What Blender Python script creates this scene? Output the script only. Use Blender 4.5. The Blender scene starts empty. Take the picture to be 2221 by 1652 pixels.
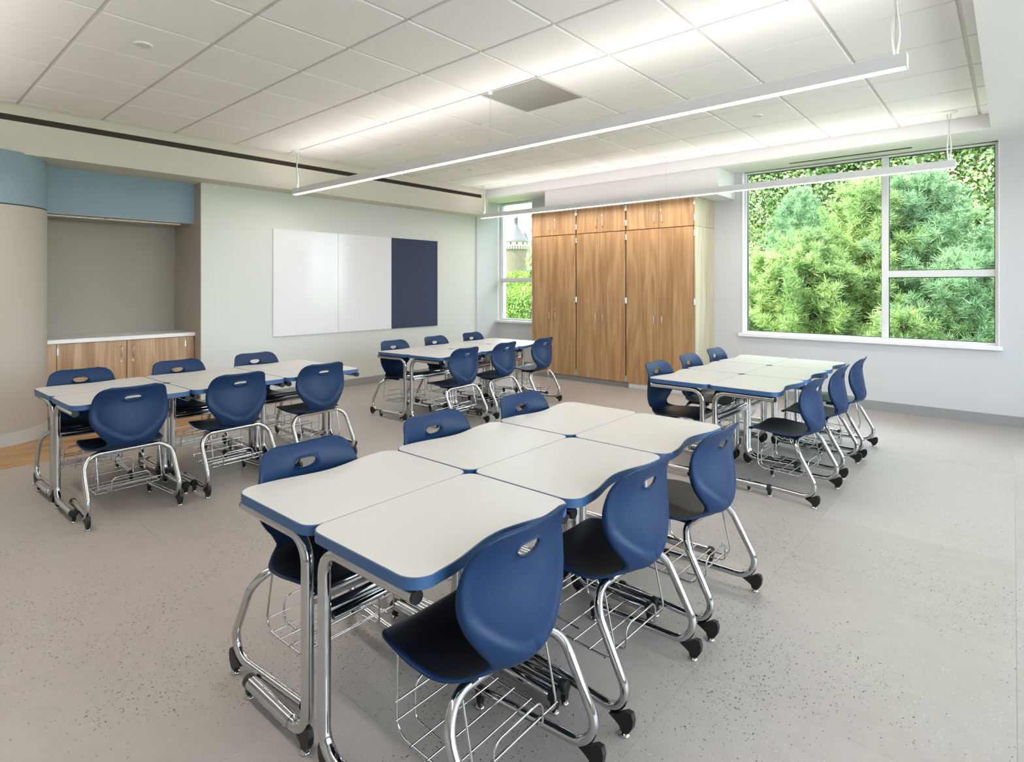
import bpy, math, random
import numpy as np
from mathutils import Vector, Matrix

# ------------------------------------------------------------------ camera, world, sun, exposure
scene = bpy.context.scene
C = scene.collection
IMG_W, IMG_H = 2221.0, 1652.0
FOCAL_PX, YAW, HORIZON, CX, EYE = 1242.9, 0.72, 619.8, 1107.1, 1.36
cam = bpy.data.cameras.new('camera')
cam.sensor_fit = 'HORIZONTAL'; cam.sensor_width = 36.0
cam.lens = FOCAL_PX / IMG_W * 36.0
cam.shift_x = -(CX - IMG_W / 2) / IMG_W
cam.shift_y = -(IMG_H / 2 - HORIZON) / IMG_W
cam.clip_start = 0.05; cam.clip_end = 1000
cam_o = bpy.data.objects.new('camera', cam); C.objects.link(cam_o)
cam_o.location = (0, 0, EYE); cam_o.rotation_euler = (math.pi / 2, 0, YAW)
scene.camera = cam_o

world = bpy.data.worlds.new('sky'); scene.world = world; world.use_nodes = True
bg = world.node_tree.nodes['Background']
bg.inputs['Color'].default_value = (0.80, 0.90, 1.0, 1); bg.inputs['Strength'].default_value = 7.5

sun = bpy.data.lights.new('sun', 'SUN'); sun.energy = 10.0; sun.angle = math.radians(1.5); sun.color = (1.0, 0.93, 0.80)
sun_o = bpy.data.objects.new('sun', sun); C.objects.link(sun_o)
sun_o.rotation_euler = Vector((0.42, 0.62, -0.78)).to_track_quat('-Z', 'Y').to_euler()
sun_o.location = (-8, -10, 14)

vs = scene.view_settings
vs.view_transform = 'Standard'; vs.look = 'None'; vs.exposure = 0.42; vs.gamma = 1.0
vs.use_curve_mapping = False
cy = scene.cycles
cy.use_denoising = True; cy.use_adaptive_sampling = True; cy.adaptive_threshold = 0.03
cy.max_bounces = 8; cy.diffuse_bounces = 5; cy.glossy_bounces = 5; cy.transmission_bounces = 4; cy.transparent_max_bounces = 12
cy.caustics_reflective = False; cy.caustics_refractive = False
cy.sample_clamp_indirect = 6.0

rng = random.Random(7)
nrg = np.random.default_rng(11)
PI = math.pi

# ------------------------------------------------------------------ materials
def lin(r, g, b):
    f = lambda c: (c / 255 / 12.92) if c / 255 <= 0.04045 else ((c / 255 + 0.055) / 1.055) ** 2.4
    return (f(r), f(g), f(b), 1.0)

def new_mat(name):
    m = bpy.data.materials.new(name); m.use_nodes = True
    nt = m.node_tree; b = nt.nodes['Principled BSDF']
    return m, nt, b

def plain(name, col, rough=0.5, metal=0.0, spec=0.5, noise=0.0, nscale=40, bump=0.0):
    m, nt, b = new_mat(name)
    b.inputs['Base Color'].default_value = col
    b.inputs['Roughness'].default_value = rough; b.inputs['Metallic'].default_value = metal
    b.inputs['Specular IOR Level'].default_value = spec
    if noise or bump:
        tc = nt.nodes.new('ShaderNodeTexCoord'); n = nt.nodes.new('ShaderNodeTexNoise')
        n.inputs['Scale'].default_value = nscale; n.inputs['Detail'].default_value = 4
        nt.links.new(tc.outputs['Object'], n.inputs['Vector'])
        if noise:
            mx = nt.nodes.new('ShaderNodeMix'); mx.data_type = 'RGBA'
            k = 1 - noise
            mx.inputs['A'].default_value = (col[0] * k, col[1] * k, col[2] * k, 1)
            mx.inputs['B'].default_value = tuple(min(1, c * (1 + noise)) for c in col[:3]) + (1,)
            nt.links.new(n.outputs['Fac'], mx.inputs['Factor'])
            nt.links.new(mx.outputs['Result'], b.inputs['Base Color'])
        if bump:
            bp = nt.nodes.new('ShaderNodeBump'); bp.inputs['Strength'].default_value = bump; bp.inputs['Distance'].default_value = 0.002
            nt.links.new(n.outputs['Fac'], bp.inputs['Height']); nt.links.new(bp.outputs['Normal'], b.inputs['Normal'])
    return m

def wood(name, c1, c2, along='Z', rough=0.42, fine=1.0):
    m, nt, b = new_mat(name)
    N = nt.nodes.new; L = nt.links.new
    tc = N('ShaderNodeTexCoord'); oi = N('ShaderNodeObjectInfo')
    off = N('ShaderNodeVectorMath'); off.operation = 'SCALE'; off.inputs[0].default_value = (13.1, 7.7, 5.3)
    L(oi.outputs['Random'], off.inputs['Scale'])
    add = N('ShaderNodeVectorMath'); add.operation = 'ADD'
    L(tc.outputs['Object'], add.inputs[0]); L(off.outputs[0], add.inputs[1])
    ax = {'X': 0, 'Y': 1, 'Z': 2}[along]
    def stretched(a, c):
        mp = N('ShaderNodeMapping'); s = [a, a, a]; s[ax] = c; mp.inputs['Scale'].default_value = s
        L(add.outputs[0], mp.inputs['Vector']); return mp
    n1 = N('ShaderNodeTexNoise'); n1.inputs['Scale'].default_value = 1.0; n1.inputs['Detail'].default_value = 3
    L(stretched(5.0, 0.45).outputs[0], n1.inputs['Vector'])
    wv = N('ShaderNodeMath'); wv.operation = 'MULTIPLY'; wv.inputs[1].default_value = 34.0
    L(n1.outputs['Fac'], wv.inputs[0])
    sn = N('ShaderNodeMath'); sn.operation = 'SINE'; L(wv.outputs[0], sn.inputs[0])
    n2 = N('ShaderNodeTexNoise'); n2.inputs['Scale'].default_value = 1.0; n2.inputs['Detail'].default_value = 6
    L(stretched(95 * fine, 2.6).outputs[0], n2.inputs['Vector'])
    n3 = N('ShaderNodeTexNoise'); n3.inputs['Scale'].default_value = 1.0; n3.inputs['Detail'].default_value = 2
    L(stretched(11, 0.3).outputs[0], n3.inputs['Vector'])
    s1 = N('ShaderNodeMath'); s1.operation = 'MULTIPLY_ADD'; s1.inputs[1].default_value = 0.15; L(sn.outputs[0], s1.inputs[0])
    L(n2.outputs['Fac'], s1.inputs[2])
    s2 = N('ShaderNodeMath'); s2.operation = 'MULTIPLY_ADD'; s2.inputs[1].default_value = 0.7; L(n3.outputs['Fac'], s2.inputs[0]); L(s1.outputs[0], s2.inputs[2])
    mr = N('ShaderNodeMapRange'); mr.inputs['From Min'].default_value = 0.55; mr.inputs['From Max'].default_value = 1.15
    L(s2.outputs[0], mr.inputs['Value'])
    mx = N('ShaderNodeMix'); mx.data_type = 'RGBA'; mx.inputs['A'].default_value = c1; mx.inputs['B'].default_value = c2
    L(mr.outputs[0], mx.inputs['Factor']); L(mx.outputs['Result'], b.inputs['Base Color'])
    b.inputs['Roughness'].default_value = rough
    return m

def floor_mat():
    m, nt, b = new_mat('speckled_vinyl')
    N = nt.nodes.new; L = nt.links.new
    geo = N('ShaderNodeNewGeometry'); oi = N('ShaderNodeObjectInfo')
    pos = geo.outputs['Position']
    n1 = N('ShaderNodeTexNoise'); n1.inputs['Scale'].default_value = 1.1; n1.inputs['Detail'].default_value = 5; L(pos, n1.inputs['Vector'])
    n2 = N('ShaderNodeTexNoise'); n2.inputs['Scale'].default_value = 14; n2.inputs['Detail'].default_value = 6; n2.inputs['Roughness'].default_value = 0.7; L(pos, n2.inputs['Vector'])
    mx = N('ShaderNodeMix'); mx.data_type = 'RGBA'; mx.inputs['A'].default_value = lin(148, 138, 132); mx.inputs['B'].default_value = lin(190, 182, 176)
    s = N('ShaderNodeMath'); s.operation = 'MULTIPLY_ADD'; s.inputs[1].default_value = 0.45; L(n2.outputs['Fac'], s.inputs[0])
    s0 = N('ShaderNodeMath'); s0.operation = 'MULTIPLY'; s0.inputs[1].default_value = 0.35; L(n1.outputs['Fac'], s0.inputs[0]); L(s0.outputs[0], s.inputs[2])
    s3 = N('ShaderNodeMath'); s3.operation = 'MULTIPLY_ADD'; s3.inputs[1].default_value = 0.16; L(oi.outputs['Random'], s3.inputs[0]); L(s.outputs[0], s3.inputs[2])
    L(s3.outputs[0], mx.inputs['Factor'])
    # dark and light chips, gathered in patches
    def chips(scale, thr, col, prev, stretch, patch_thr):
        mp = N('ShaderNodeMapping'); mp.inputs['Scale'].default_value = stretch; L(pos, mp.inputs['Vector'])
        nz = N('ShaderNodeTexNoise'); nz.inputs['Scale'].default_value = 22; L(pos, nz.inputs['Vector'])
        ad = N('ShaderNodeMix'); ad.data_type = 'VECTOR'; ad.inputs['Factor'].default_value = 0.03
        L(mp.outputs[0], ad.inputs['A']); L(nz.outputs['Color'], ad.inputs['B'])
        v = N('ShaderNodeTexVoronoi'); v.inputs['Scale'].default_value = scale; v.inputs['Randomness'].default_value = 1.0
        L(ad.outputs['Result'], v.inputs['Vector'])
        lt = N('ShaderNodeMath'); lt.operation = 'LESS_THAN'; lt.inputs[1].default_value = thr; L(v.outputs['Distance'], lt.inputs[0])
        sp = N('ShaderNodeSeparateColor'); L(v.outputs['Color'], sp.inputs['Color'])
        pn = N('ShaderNodeTexNoise'); pn.inputs['Scale'].default_value = 1.6; pn.inputs['Detail'].default_value = 2; L(mp.outputs[0], pn.inputs['Vector'])
        sm = N('ShaderNodeMath'); sm.operation = 'MULTIPLY_ADD'; sm.inputs[1].default_value = 0.35; L(sp.outputs['Red'], sm.inputs[0]); L(pn.outputs['Fac'], sm.inputs[2])
        gt = N('ShaderNodeMath'); gt.operation = 'GREATER_THAN'; gt.inputs[1].default_value = patch_thr; L(sm.outputs[0], gt.inputs[0])
        an = N('ShaderNodeMath'); an.operation = 'MULTIPLY'; L(lt.outputs[0], an.inputs[0]); L(gt.outputs[0], an.inputs[1])
        o = N('ShaderNodeMix'); o.data_type = 'RGBA'; L(an.outputs[0], o.inputs['Factor']); L(prev, o.inputs['A']); o.inputs['B'].default_value = col
        return o.outputs['Result']
    c = chips(125, 0.24, lin(96, 90, 87), mx.outputs['Result'], (1, 0.75, 1), 0.79)
    c = chips(140, 0.26, lin(188, 183, 179), c, (0.8, 1, 1), 0.77)
    c = chips(80, 0.20, lin(72, 68, 67), c, (1, 0.7, 1), 0.83)
    L(c, b.inputs['Base Color'])
    b.inputs['Roughness'].default_value = 0.38; b.inputs['Specular IOR Level'].default_value = 0.45
    return m

def emit(name, col, strength):
    m, nt, b = new_mat(name)
    b.inputs['Base Color'].default_value = (0.9, 0.9, 0.9, 1)
    b.inputs['Emission Color'].default_value = col; b.inputs['Emission Strength'].default_value = strength
    return m

def glass_mat():
    m = bpy.data.materials.new('window_glass'); m.use_nodes = True
    nt = m.node_tree; nt.nodes.clear(); N = nt.nodes.new; L = nt.links.new
    out = N('ShaderNodeOutputMaterial'); tr = N('ShaderNodeBsdfTransparent'); tr.inputs['Color'].default_value = (0.93, 0.955, 0.945, 1)
    gl = N('ShaderNodeBsdfGlossy'); gl.inputs['Roughness'].default_value = 0.02
    fr = N('ShaderNodeFresnel'); fr.inputs['IOR'].default_value = 1.12
    mx = N('ShaderNodeMixShader'); L(fr.outputs[0], mx.inputs[0]); L(tr.outputs[0], mx.inputs[1]); L(gl.outputs[0], mx.inputs[2])
    L(mx.outputs[0], out.inputs['Surface'])
    return m

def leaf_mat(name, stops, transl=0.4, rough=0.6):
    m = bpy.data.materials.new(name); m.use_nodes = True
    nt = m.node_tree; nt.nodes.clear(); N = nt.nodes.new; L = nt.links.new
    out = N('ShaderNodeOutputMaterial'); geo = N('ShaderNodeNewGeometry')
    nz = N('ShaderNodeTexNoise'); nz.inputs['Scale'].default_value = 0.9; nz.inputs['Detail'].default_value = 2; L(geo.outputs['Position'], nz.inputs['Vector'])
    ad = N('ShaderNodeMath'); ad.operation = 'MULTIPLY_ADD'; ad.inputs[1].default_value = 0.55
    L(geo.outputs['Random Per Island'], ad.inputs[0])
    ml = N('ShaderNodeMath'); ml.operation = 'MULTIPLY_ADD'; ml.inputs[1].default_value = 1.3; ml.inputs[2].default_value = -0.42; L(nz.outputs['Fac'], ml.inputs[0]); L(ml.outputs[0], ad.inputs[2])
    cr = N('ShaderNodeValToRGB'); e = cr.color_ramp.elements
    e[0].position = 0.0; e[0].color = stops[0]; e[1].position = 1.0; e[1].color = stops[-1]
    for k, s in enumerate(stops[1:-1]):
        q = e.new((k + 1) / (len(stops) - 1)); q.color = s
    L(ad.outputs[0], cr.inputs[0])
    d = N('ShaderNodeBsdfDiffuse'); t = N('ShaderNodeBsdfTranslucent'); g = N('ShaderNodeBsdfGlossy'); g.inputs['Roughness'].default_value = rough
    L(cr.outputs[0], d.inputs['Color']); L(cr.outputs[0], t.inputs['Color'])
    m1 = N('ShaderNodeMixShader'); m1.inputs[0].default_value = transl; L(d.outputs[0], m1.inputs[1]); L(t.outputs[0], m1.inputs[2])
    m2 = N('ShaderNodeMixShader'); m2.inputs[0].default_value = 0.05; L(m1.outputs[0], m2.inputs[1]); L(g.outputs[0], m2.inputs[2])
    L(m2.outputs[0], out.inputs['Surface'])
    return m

M = {}
M['floor'] = floor_mat()
M['tile'] = plain('ceiling_tile_white', lin(246, 244, 242), 0.9, noise=0.012, nscale=60)
M['grid'] = plain('ceiling_grid_white', lin(218, 215, 211), 0.6)
M['wall_l'] = plain('paint_pale_green_white', lin(215, 218, 213), 0.85)
M['wall_b'] = plain('paint_white', lin(206, 206, 209), 0.85)
M['soffit'] = plain('paint_cream', lin(216, 211, 200), 0.85)
M['soffit_w'] = plain('paint_bright_white', lin(228, 227, 227), 0.85)
M['beige'] = plain('paint_warm_grey', lin(186, 178, 168), 0.85)
M['beige_d'] = plain('panel_warm_grey', lin(172, 165, 153), 0.8)
M['blue_paint'] = plain('paint_dusty_blue', lin(142, 163, 176), 0.8)
M['base'] = plain('rubber_base_grey', lin(150, 149, 150), 0.6)
M['base_l'] = plain('rubber_base_light', lin(184, 182, 178), 0.6)
M['oak'] = wood('oak_laminate', lin(160, 119, 80), lin(200, 161, 117))
M['oak_b'] = wood('oak_laminate_soft', lin(160, 126, 92), lin(208, 175, 138))
M['maple'] = wood('pale_side_laminate', lin(178, 167, 138), lin(204, 195, 170))
M['plank'] = wood('floor_oak', lin(150, 112, 74), lin(196, 158, 114), along='Y', rough=0.45)
M['counter'] = plain('white_solid_surface', lin(240, 240, 240), 0.3, noise=0.015)
M['white'] = plain('white_enamel', lin(240, 240, 241), 0.4)
M['alum'] = plain('white_aluminium', lin(226, 225, 226), 0.35)
M['nickel'] = plain('satin_nickel', lin(205, 203, 198), 0.28, metal=1.0)
M['dark'] = plain('slot_dark_brown', lin(46, 36, 28), 0.6)
M['black'] = plain('black_plastic', lin(22, 22, 24), 0.45)
M['chrome'] = plain('chrome', (0.60, 0.60, 0.615, 1), 0.06, metal=1.0)
M['laminate'] = plain('white_laminate', lin(198, 196, 193), 0.42, noise=0.01, nscale=90)
M['edge'] = plain('blue_edge_band', lin(58, 94, 138), 0.45)
M['shell'] = plain('navy_polypropylene', lin(14, 46, 84), 0.46, spec=0.3, bump=0.05, nscale=900)
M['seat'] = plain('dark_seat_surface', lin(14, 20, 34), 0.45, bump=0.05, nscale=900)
M['board'] = plain('whiteboard_enamel', lin(233, 232, 236), 0.12, spec=0.5)
M['felt'] = plain('navy_felt', lin(58, 68, 92), 0.95, noise=0.45, nscale=160)
M['perf'] = plain('perforated_steel', lin(168, 167, 165), 0.5, metal=0.25, noise=0.08, nscale=120)
M['lens'] = emit('led_lens', (1.0, 0.925, 0.85, 1), 29.0)
M['uplens'] = emit('led_uplight', (1.0, 0.945, 0.90, 1), 9.0)
M['cord'] = plain('white_cord', lin(226, 226, 224), 0.5)
M['glass'] = glass_mat()
M['bark'] = plain('bark', lin(92, 76, 62), 0.9, noise=0.3, nscale=12)
M['grass'] = plain('grass', lin(112, 142, 66), 0.95, noise=0.35, nscale=3)
M['paving'] = plain('pale_bounce_paving', lin(196, 194, 190), 0.9, noise=0.08, nscale=2)
M['slate'] = plain('roof_slate', lin(74, 71, 71), 0.7, noise=0.12, nscale=2)
M['stone'] = plain('tower_rubble_stone', lin(92, 84, 70), 0.95, noise=0.4, nscale=2.6)
M['pale_stone'] = plain('tower_dressed_stone', lin(136, 130, 114), 0.9, noise=0.1, nscale=2)
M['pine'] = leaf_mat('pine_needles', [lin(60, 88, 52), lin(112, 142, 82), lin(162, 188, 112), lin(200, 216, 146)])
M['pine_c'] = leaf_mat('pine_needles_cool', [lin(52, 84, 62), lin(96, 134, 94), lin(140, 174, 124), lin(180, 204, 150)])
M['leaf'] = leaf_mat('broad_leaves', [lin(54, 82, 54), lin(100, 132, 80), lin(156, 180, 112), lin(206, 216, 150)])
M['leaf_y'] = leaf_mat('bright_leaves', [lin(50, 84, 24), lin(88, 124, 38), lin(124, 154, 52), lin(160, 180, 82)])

# ------------------------------------------------------------------ mesh helpers
class MB:
    def __init__(s): s.v = []; s.f = []; s.m = []; s.sm = []
    def add(s, vs, fs, mat=0, smooth=False):
        o = len(s.v); s.v.extend(vs)
        for f in fs: s.f.append(tuple(i + o for i in f)); s.m.append(mat); s.sm.append(smooth)
    def box(s, x0, x1, y0, y1, z0, z1, mat=0, bev=0.0):
        if bev <= 0:
            vs = [(x, y, z) for z in (z0, z1) for y in (y0, y1) for x in (x0, x1)]
            s.add(vs, [(0, 2, 3, 1), (4, 5, 7, 6), (0, 1, 5, 4), (2, 6, 7, 3), (0, 4, 6, 2), (1, 3, 7, 5)], mat)
            return
        b = bev; vs = []; idx = {}
        for ix, (xo, sx) in enumerate(((x0, 1), (x1, -1))):
            for iy, (yo, sy) in enumerate(((y0, 1), (y1, -1))):
                for iz, (zo, sz) in enumerate(((z0, 1), (z1, -1))):
                    for ax in range(3):
                        p = [xo + sx * b, yo + sy * b, zo + sz * b]
                        p[ax] = (xo, yo, zo)[ax]
                        idx[ix, iy, iz, ax] = len(vs); vs.append(tuple(p))
        fs = []
        for i in (0, 1):
            fs.append([idx[i, a, c, 0] for a, c in ((0, 0), (0, 1), (1, 1), (1, 0))])
            fs.append([idx[a, i, c, 1] for a, c in ((0, 0), (1, 0), (1, 1), (0, 1))])
            fs.append([idx[a, c, i, 2] for a, c in ((0, 0), (0, 1), (1, 1), (1, 0))])
        for a in (0, 1):
            for c in (0, 1):
                fs.append([idx[a, c, 0, 0], idx[a, c, 1, 0], idx[a, c, 1, 1], idx[a, c, 0, 1]])
                fs.append([idx[a, 0, c, 0], idx[a, 1, c, 0], idx[a, 1, c, 2], idx[a, 0, c, 2]])
                fs.append([idx[0, a, c, 1], idx[1, a, c, 1], idx[1, a, c, 2], idx[0, a, c, 2]])
                for e in (0, 1): fs.append([idx[a, c, e, 0], idx[a, c, e, 1], idx[a, c, e, 2]])
        cen = Vector(((x0 + x1) / 2, (y0 + y1) / 2, (z0 + z1) / 2)); out = []
        for f in fs:
            p = [Vector(vs[i]) for i in f]; n = (p[1] - p[0]).cross(p[2] - p[0])
            mid = sum(p, Vector()) / len(p) - cen
            out.append(tuple(f) if n.dot(mid) > 0 else tuple(reversed(f)))
        s.add(vs, out, mat)
    def tube(s, pts, r, n=10, mat=0, cap=True, flat=None, closed=False):
        # sweep a circle (or an ellipse r x flat) along a polyline
        P = [Vector(p) for p in pts]; k = len(P); rings = []
        t0 = (P[1] - P[0]).normalized()
        up = Vector((0, 0, 1)) if abs(t0.z) < 0.9 else Vector((0, 1, 0))
        nrm = (up - t0 * up.dot(t0)).normalized()
        prev = t0
        for i in range(k):
            if closed: t = (P[(i + 1) % k] - P[i - 1]).normalized()
            elif i == 0: t = t0
            elif i == k - 1: t = (P[-1] - P[-2]).normalized()
            else: t = ((P[i + 1] - P[i]).normalized() + (P[i] - P[i - 1]).normalized()).normalized()
            if i > 0:
                nrm = prev.rotation_difference(t) @ nrm
                nrm = (nrm - t * nrm.dot(t)).normalized()
            prev = t
            b = t.cross(nrm)
            rr = r[i] if isinstance(r, (list, tuple)) else r
            r2 = rr if flat is None else flat
            rings.append([tuple(P[i] + nrm * (math.cos(a) * rr) + b * (math.sin(a) * r2)) for a in (2 * PI * j / n for j in range(n))])
        vs = [p for R in rings for p in R]; fs = []
        for i in range(k - 1 + (1 if closed else 0)):
            i2 = (i + 1) % k
            for j in range(n):
                fs.append((i * n + j, i * n + (j + 1) % n, i2 * n + (j + 1) % n, i2 * n + j))
        s.add(vs, fs, mat, True)
        if cap and not closed:
            s.add(rings[0], [tuple(reversed(range(n)))], mat); s.add(rings[-1], [tuple(range(n))], mat)
    def lathe(s, prof, cx=0, cy=0, n=24, mat=0, smooth=True):
        vs = []; fs = []
        for r, z in prof:
            for j in range(n):
                a = 2 * PI * j / n; vs.append((cx + r * math.cos(a), cy + r * math.sin(a), z))
        for i in range(len(prof) - 1):
            for j in range(n):
                fs.append((i * n + j, i * n + (j + 1) % n, (i + 1) * n + (j + 1) % n, (i + 1) * n + j))
        s.add(vs, fs, mat, smooth)
        s.add(vs[:n], [tuple(reversed(range(n)))], mat); s.add(vs[-n:], [tuple(range(n))], mat)
    def prism(s, poly, z0, z1, mat=0, axis='z', smooth_side=False):
        def P(a, b, c): return {'z': (a, b, c), 'y': (a, c, b), 'x': (c, a, b)}[axis]
        n = len(poly); vs = [P(a, b, z0) for a, b in poly] + [P(a, b, z1) for a, b in poly]
        ar = sum(poly[i][0] * poly[(i + 1) % n][1] - poly[(i + 1) % n][0] * poly[i][1] for i in range(n))
        flip = (ar < 0) != (axis == 'y')
        side = [(i, (i + 1) % n, (i + 1) % n + n, i + n) for i in range(n)]
        caps = [tuple(reversed(range(n))), tuple(range(n, 2 * n))]
        if flip: side = [tuple(reversed(f)) for f in side]; caps = [tuple(reversed(f)) for f in caps]
        s.add(vs, side, mat, smooth_side)
        s.add(vs[:n], [caps[0]] , mat); s.add(vs[n:], [tuple(i - n for i in caps[1])], mat)
    def mesh(s, name, mats):
        me = bpy.data.meshes.new(name); me.from_pydata(s.v, [], s.f); me.update()
        for m in (mats if isinstance(mats, (list, tuple)) else [mats]): me.materials.append(m)
        me.polygons.foreach_set('material_index', s.m); me.polygons.foreach_set('use_smooth', s.sm)
        return me
    def build(s, name, mats, parent=None):
        return link(name, s.mesh(name, mats), parent)

def link(name, me, parent=None, loc=None):
    o = bpy.data.objects.new(name, me); C.objects.link(o)
    if parent is not None: o.parent = parent
    if loc is not None: o.location = loc
    return o

def empty(name, loc=(0, 0, 0), rz=0.0):
    o = bpy.data.objects.new(name, None); C.objects.link(o); o.location = loc; o.rotation_euler = (0, 0, rz)
    o.empty_display_size = 0.1
    return o

def tag(o, label, cat=None, group=None, kind=None):
    o['label'] = label
    if cat: o['category'] = cat
    if group: o['group'] = group
    if kind: o['kind'] = kind
    return o

def struct(o, label=None):
    o['kind'] = 'structure'
    if label: o['label'] = label
    return o

def boxobj(name, b, mat, parent=None, bev=0.0):
    m = MB(); m.box(*b, bev=bev); return m.build(name, mat, parent)

def copy_tree(o, parent=None):
    c = o.copy(); C.objects.link(c); c.parent = parent
    for ch in list(o.children): copy_tree(ch, c)
    return c

def fillet(pts, rad, seg=7):
    P = [Vector(p) for p in pts]; out = [P[0]]
    for i in range(1, len(P) - 1):
        r = rad[i] if isinstance(rad, (list, tuple)) else rad
        a = (P[i - 1] - P[i]).normalized(); b = (P[i + 1] - P[i]).normalized()
        ang = a.angle(b)
        if r <= 0 or ang > PI - 1e-3: out.append(P[i]); continue
        d = r / math.tan(ang / 2); c = P[i] + (a + b).normalized() * (r / math.sin(ang / 2))
        s0 = P[i] + a * d - c; s1 = P[i] + b * d - c; tot = s0.angle(s1); ax = s0.cross(s1).normalized()
        for k in range(seg + 1): out.append(c + Matrix.Rotation(tot * k / seg, 3, ax) @ s0)
    out.append(P[-1]); return out

def np_mesh(name, V, F, mat, smooth=False):
    me = bpy.data.meshes.new(name); n = F.shape[1]
    me.vertices.add(len(V)); me.vertices.foreach_set('co', V.astype(np.float32).ravel())
    me.loops.add(F.size); me.loops.foreach_set('vertex_index', F.astype(np.int32).ravel())
    me.polygons.add(len(F)); me.polygons.foreach_set('loop_start', np.arange(0, F.size, n, dtype=np.int32))
    me.polygons.foreach_set('loop_total', np.full(len(F), n, dtype=np.int32))
    me.update(calc_edges=True); me.validate(); me.materials.append(mat)
    return me

# ------------------------------------------------------------------ the room
XL, XR, YB, YF = -6.765, 2.6, 7.345, -2.4
ZC, ZB, ZS = 2.915, 2.78, 2.505           # ceiling, bulkhead underside, left soffit underside
XC0, XC1, YC1 = -6.46, -0.15, 6.745       # edges of the tiled ceiling

# floor: big square vinyl tiles on a slab, a strip of oak planks by the alcove
floor = struct(boxobj('floor', (-7.7, XR, YF, YB, -0.15, -0.004), M['floor']), 'speckled grey vinyl tile floor')
XW = -5.63
xs = [0.01 - 0.857 * k for k in range(-3, 8)]; xs = sorted([x for x in xs if x > XW + 0.05] + [XW]); xs[-1] = XR
ys = [1.07 + 0.8925 * k for k in range(-3, 7)] + [YB]; ys[0] = YF
tile_cache = {}
def ftile(x0, x1, y0, y1, mat, name, g=0.0003):
    w, d = round(x1 - x0, 4), round(y1 - y0, 4)
    if (w, d, name) not in tile_cache:
        m = MB(); m.box(-w / 2 + g, w / 2 - g, -d / 2 + g, d / 2 - g, -0.004, 0.0); tile_cache[w, d, name] = m.mesh(name, mat)
    return link(name, tile_cache[w, d, name], floor, ((x0 + x1) / 2, (y0 + y1) / 2, 0))
for i in range(len(xs) - 1):
    for j in range(len(ys) - 1): ftile(xs[i], xs[i + 1], ys[j], ys[j + 1], M['floor'], 'floor_tile')
yw = 2.515
for (y0, y1) in [(max(a, yw), b) for a, b in zip(ys, ys[1:]) if b > yw + 0.01]:
    ftile(XL, XW, y0, y1, M['floor'], 'floor_tile')
pw = 0.152; k = 0; x = XW
while x > -7.54:
    x2 = max(x - pw, -7.54); y = YF + (k * 0.47) % 1.1 - 1.1
    while y < yw:
        a, b = max(y, YF), min(y + 1.22, yw)
        if b - a > 0.02: ftile(x2, x, a, b, M['plank'], 'floor_plank')
        y += 1.22
    x = x2; k += 1

# ceiling grid with lay-in tiles
ceiling = struct(boxobj('ceiling', (-7.7, XR, YF, YB, ZC + 0.011, ZC + 0.25), M['grid']), 'white suspended ceiling with lay-in tiles')
gx = [-3.8828 + 0.6096 * i for i in range(-4, 7)]; gx = [XC0] + [v for v in gx if v > XC0 + 0.02] + [XC1]
gy = [0.9049 + 0.6096 * j for j in range(-5, 10)]; gy = [YF] + gy + [YC1]
tcache = {}
for i in range(len(gx) - 1):
    for j in range(len(gy) - 1):
        x0, x1, y0, y1 = gx[i], gx[i + 1], gy[j], gy[j + 1]
        if abs(x0 + 3.2732) < 0.01 and abs(y0 - 3.3433) < 0.01: continue     # the steel vent panel sits here
        w, d = round(x1 - x0, 3), round(y1 - y0, 3)
        if w < 0.05 or d < 0.05: continue
        if (w, d) not in tcache:
            m = MB(); g = 0.012; m.box(-w / 2 + g, w / 2 - g, -d / 2 + g, d / 2 - g, 0, 0.02, bev=0.003); tcache[w, d] = m.mesh('ceiling_tile', M['tile'])
        link('ceiling_tile', tcache[w, d], ceiling, ((x0 + x1) / 2, (y0 + y1) / 2, ZC))
vent = empty('ceiling_vent', ((gx[5] + gx[6]) / 2, 3.648, ZC))
vx = -2.9684; vent.location.x = vx
tag(vent, 'square grey perforated steel vent panel set among the ceiling tiles', 'air vent')
m = MB(); m.box(-0.295, 0.295, -0.295, 0.295, 0.0, 0.012); pan = m.build('perforated_panel', M['perf'], vent)
m = MB()
for sx in (-1, 1):
    m.box(sx * 0.302 - 0.007, sx * 0.302 + 0.007, -0.303, 0.303, -0.002, 0.014)
for sy in (-1, 1): m.box(-0.303, 0.303, sy * 0.302 - 0.007, sy * 0.302 + 0.007, -0.002, 0.014)
m.build('vent_frame', M['grid'], vent)
for sx in (-1, 1):
    for sy in (-1, 1):
        m = MB(); m.lathe([(0.004, -0.003), (0.006, 0.0)], sx * 0.2, sy * 0.25, 8); m.build('screw', M['nickel'], vent)

# bulkheads and soffits (parts of the ceiling)
boxobj('back_bulkhead', (-6.74, XR, YC1, YB, ZB, ZC + 0.01), M['soffit_w'], ceiling)
boxobj('side_bulkhead', (XC1, XR, YF, YC1, ZB, ZC + 0.01), M['soffit_w'], ceiling)
boxobj('cabinet_furr_down', (-5.30, -2.66, 6.83, YB, 2.455, ZB), M['soffit_w'], ceiling)
m = MB(); m.box(-7.6, XC0, YF, 6.81, ZS, 2.778); m.box(-7.6, XC0, YF, 6.81, 2.832, ZC + 0.01); m.box(-7.6, XC0 - 0.07, YF, 6.81, 2.78, 2.83)
m.box(XC0 - 0.072, XC0, 6.66, 6.81, 2.78, 2.83)
m.build('left_soffit', M['soffit'], ceiling)
m = MB(); m.box(XC0 - 0.069, XC0 - 0.012, YF, 6.659, 2.779, 2.831)
for q in range(12): m.box(XC0 - 0.012, XC0 - 0.010, YF + q * 0.75, YF + q * 0.75 + 0.006, 2.779, 2.831)
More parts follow.
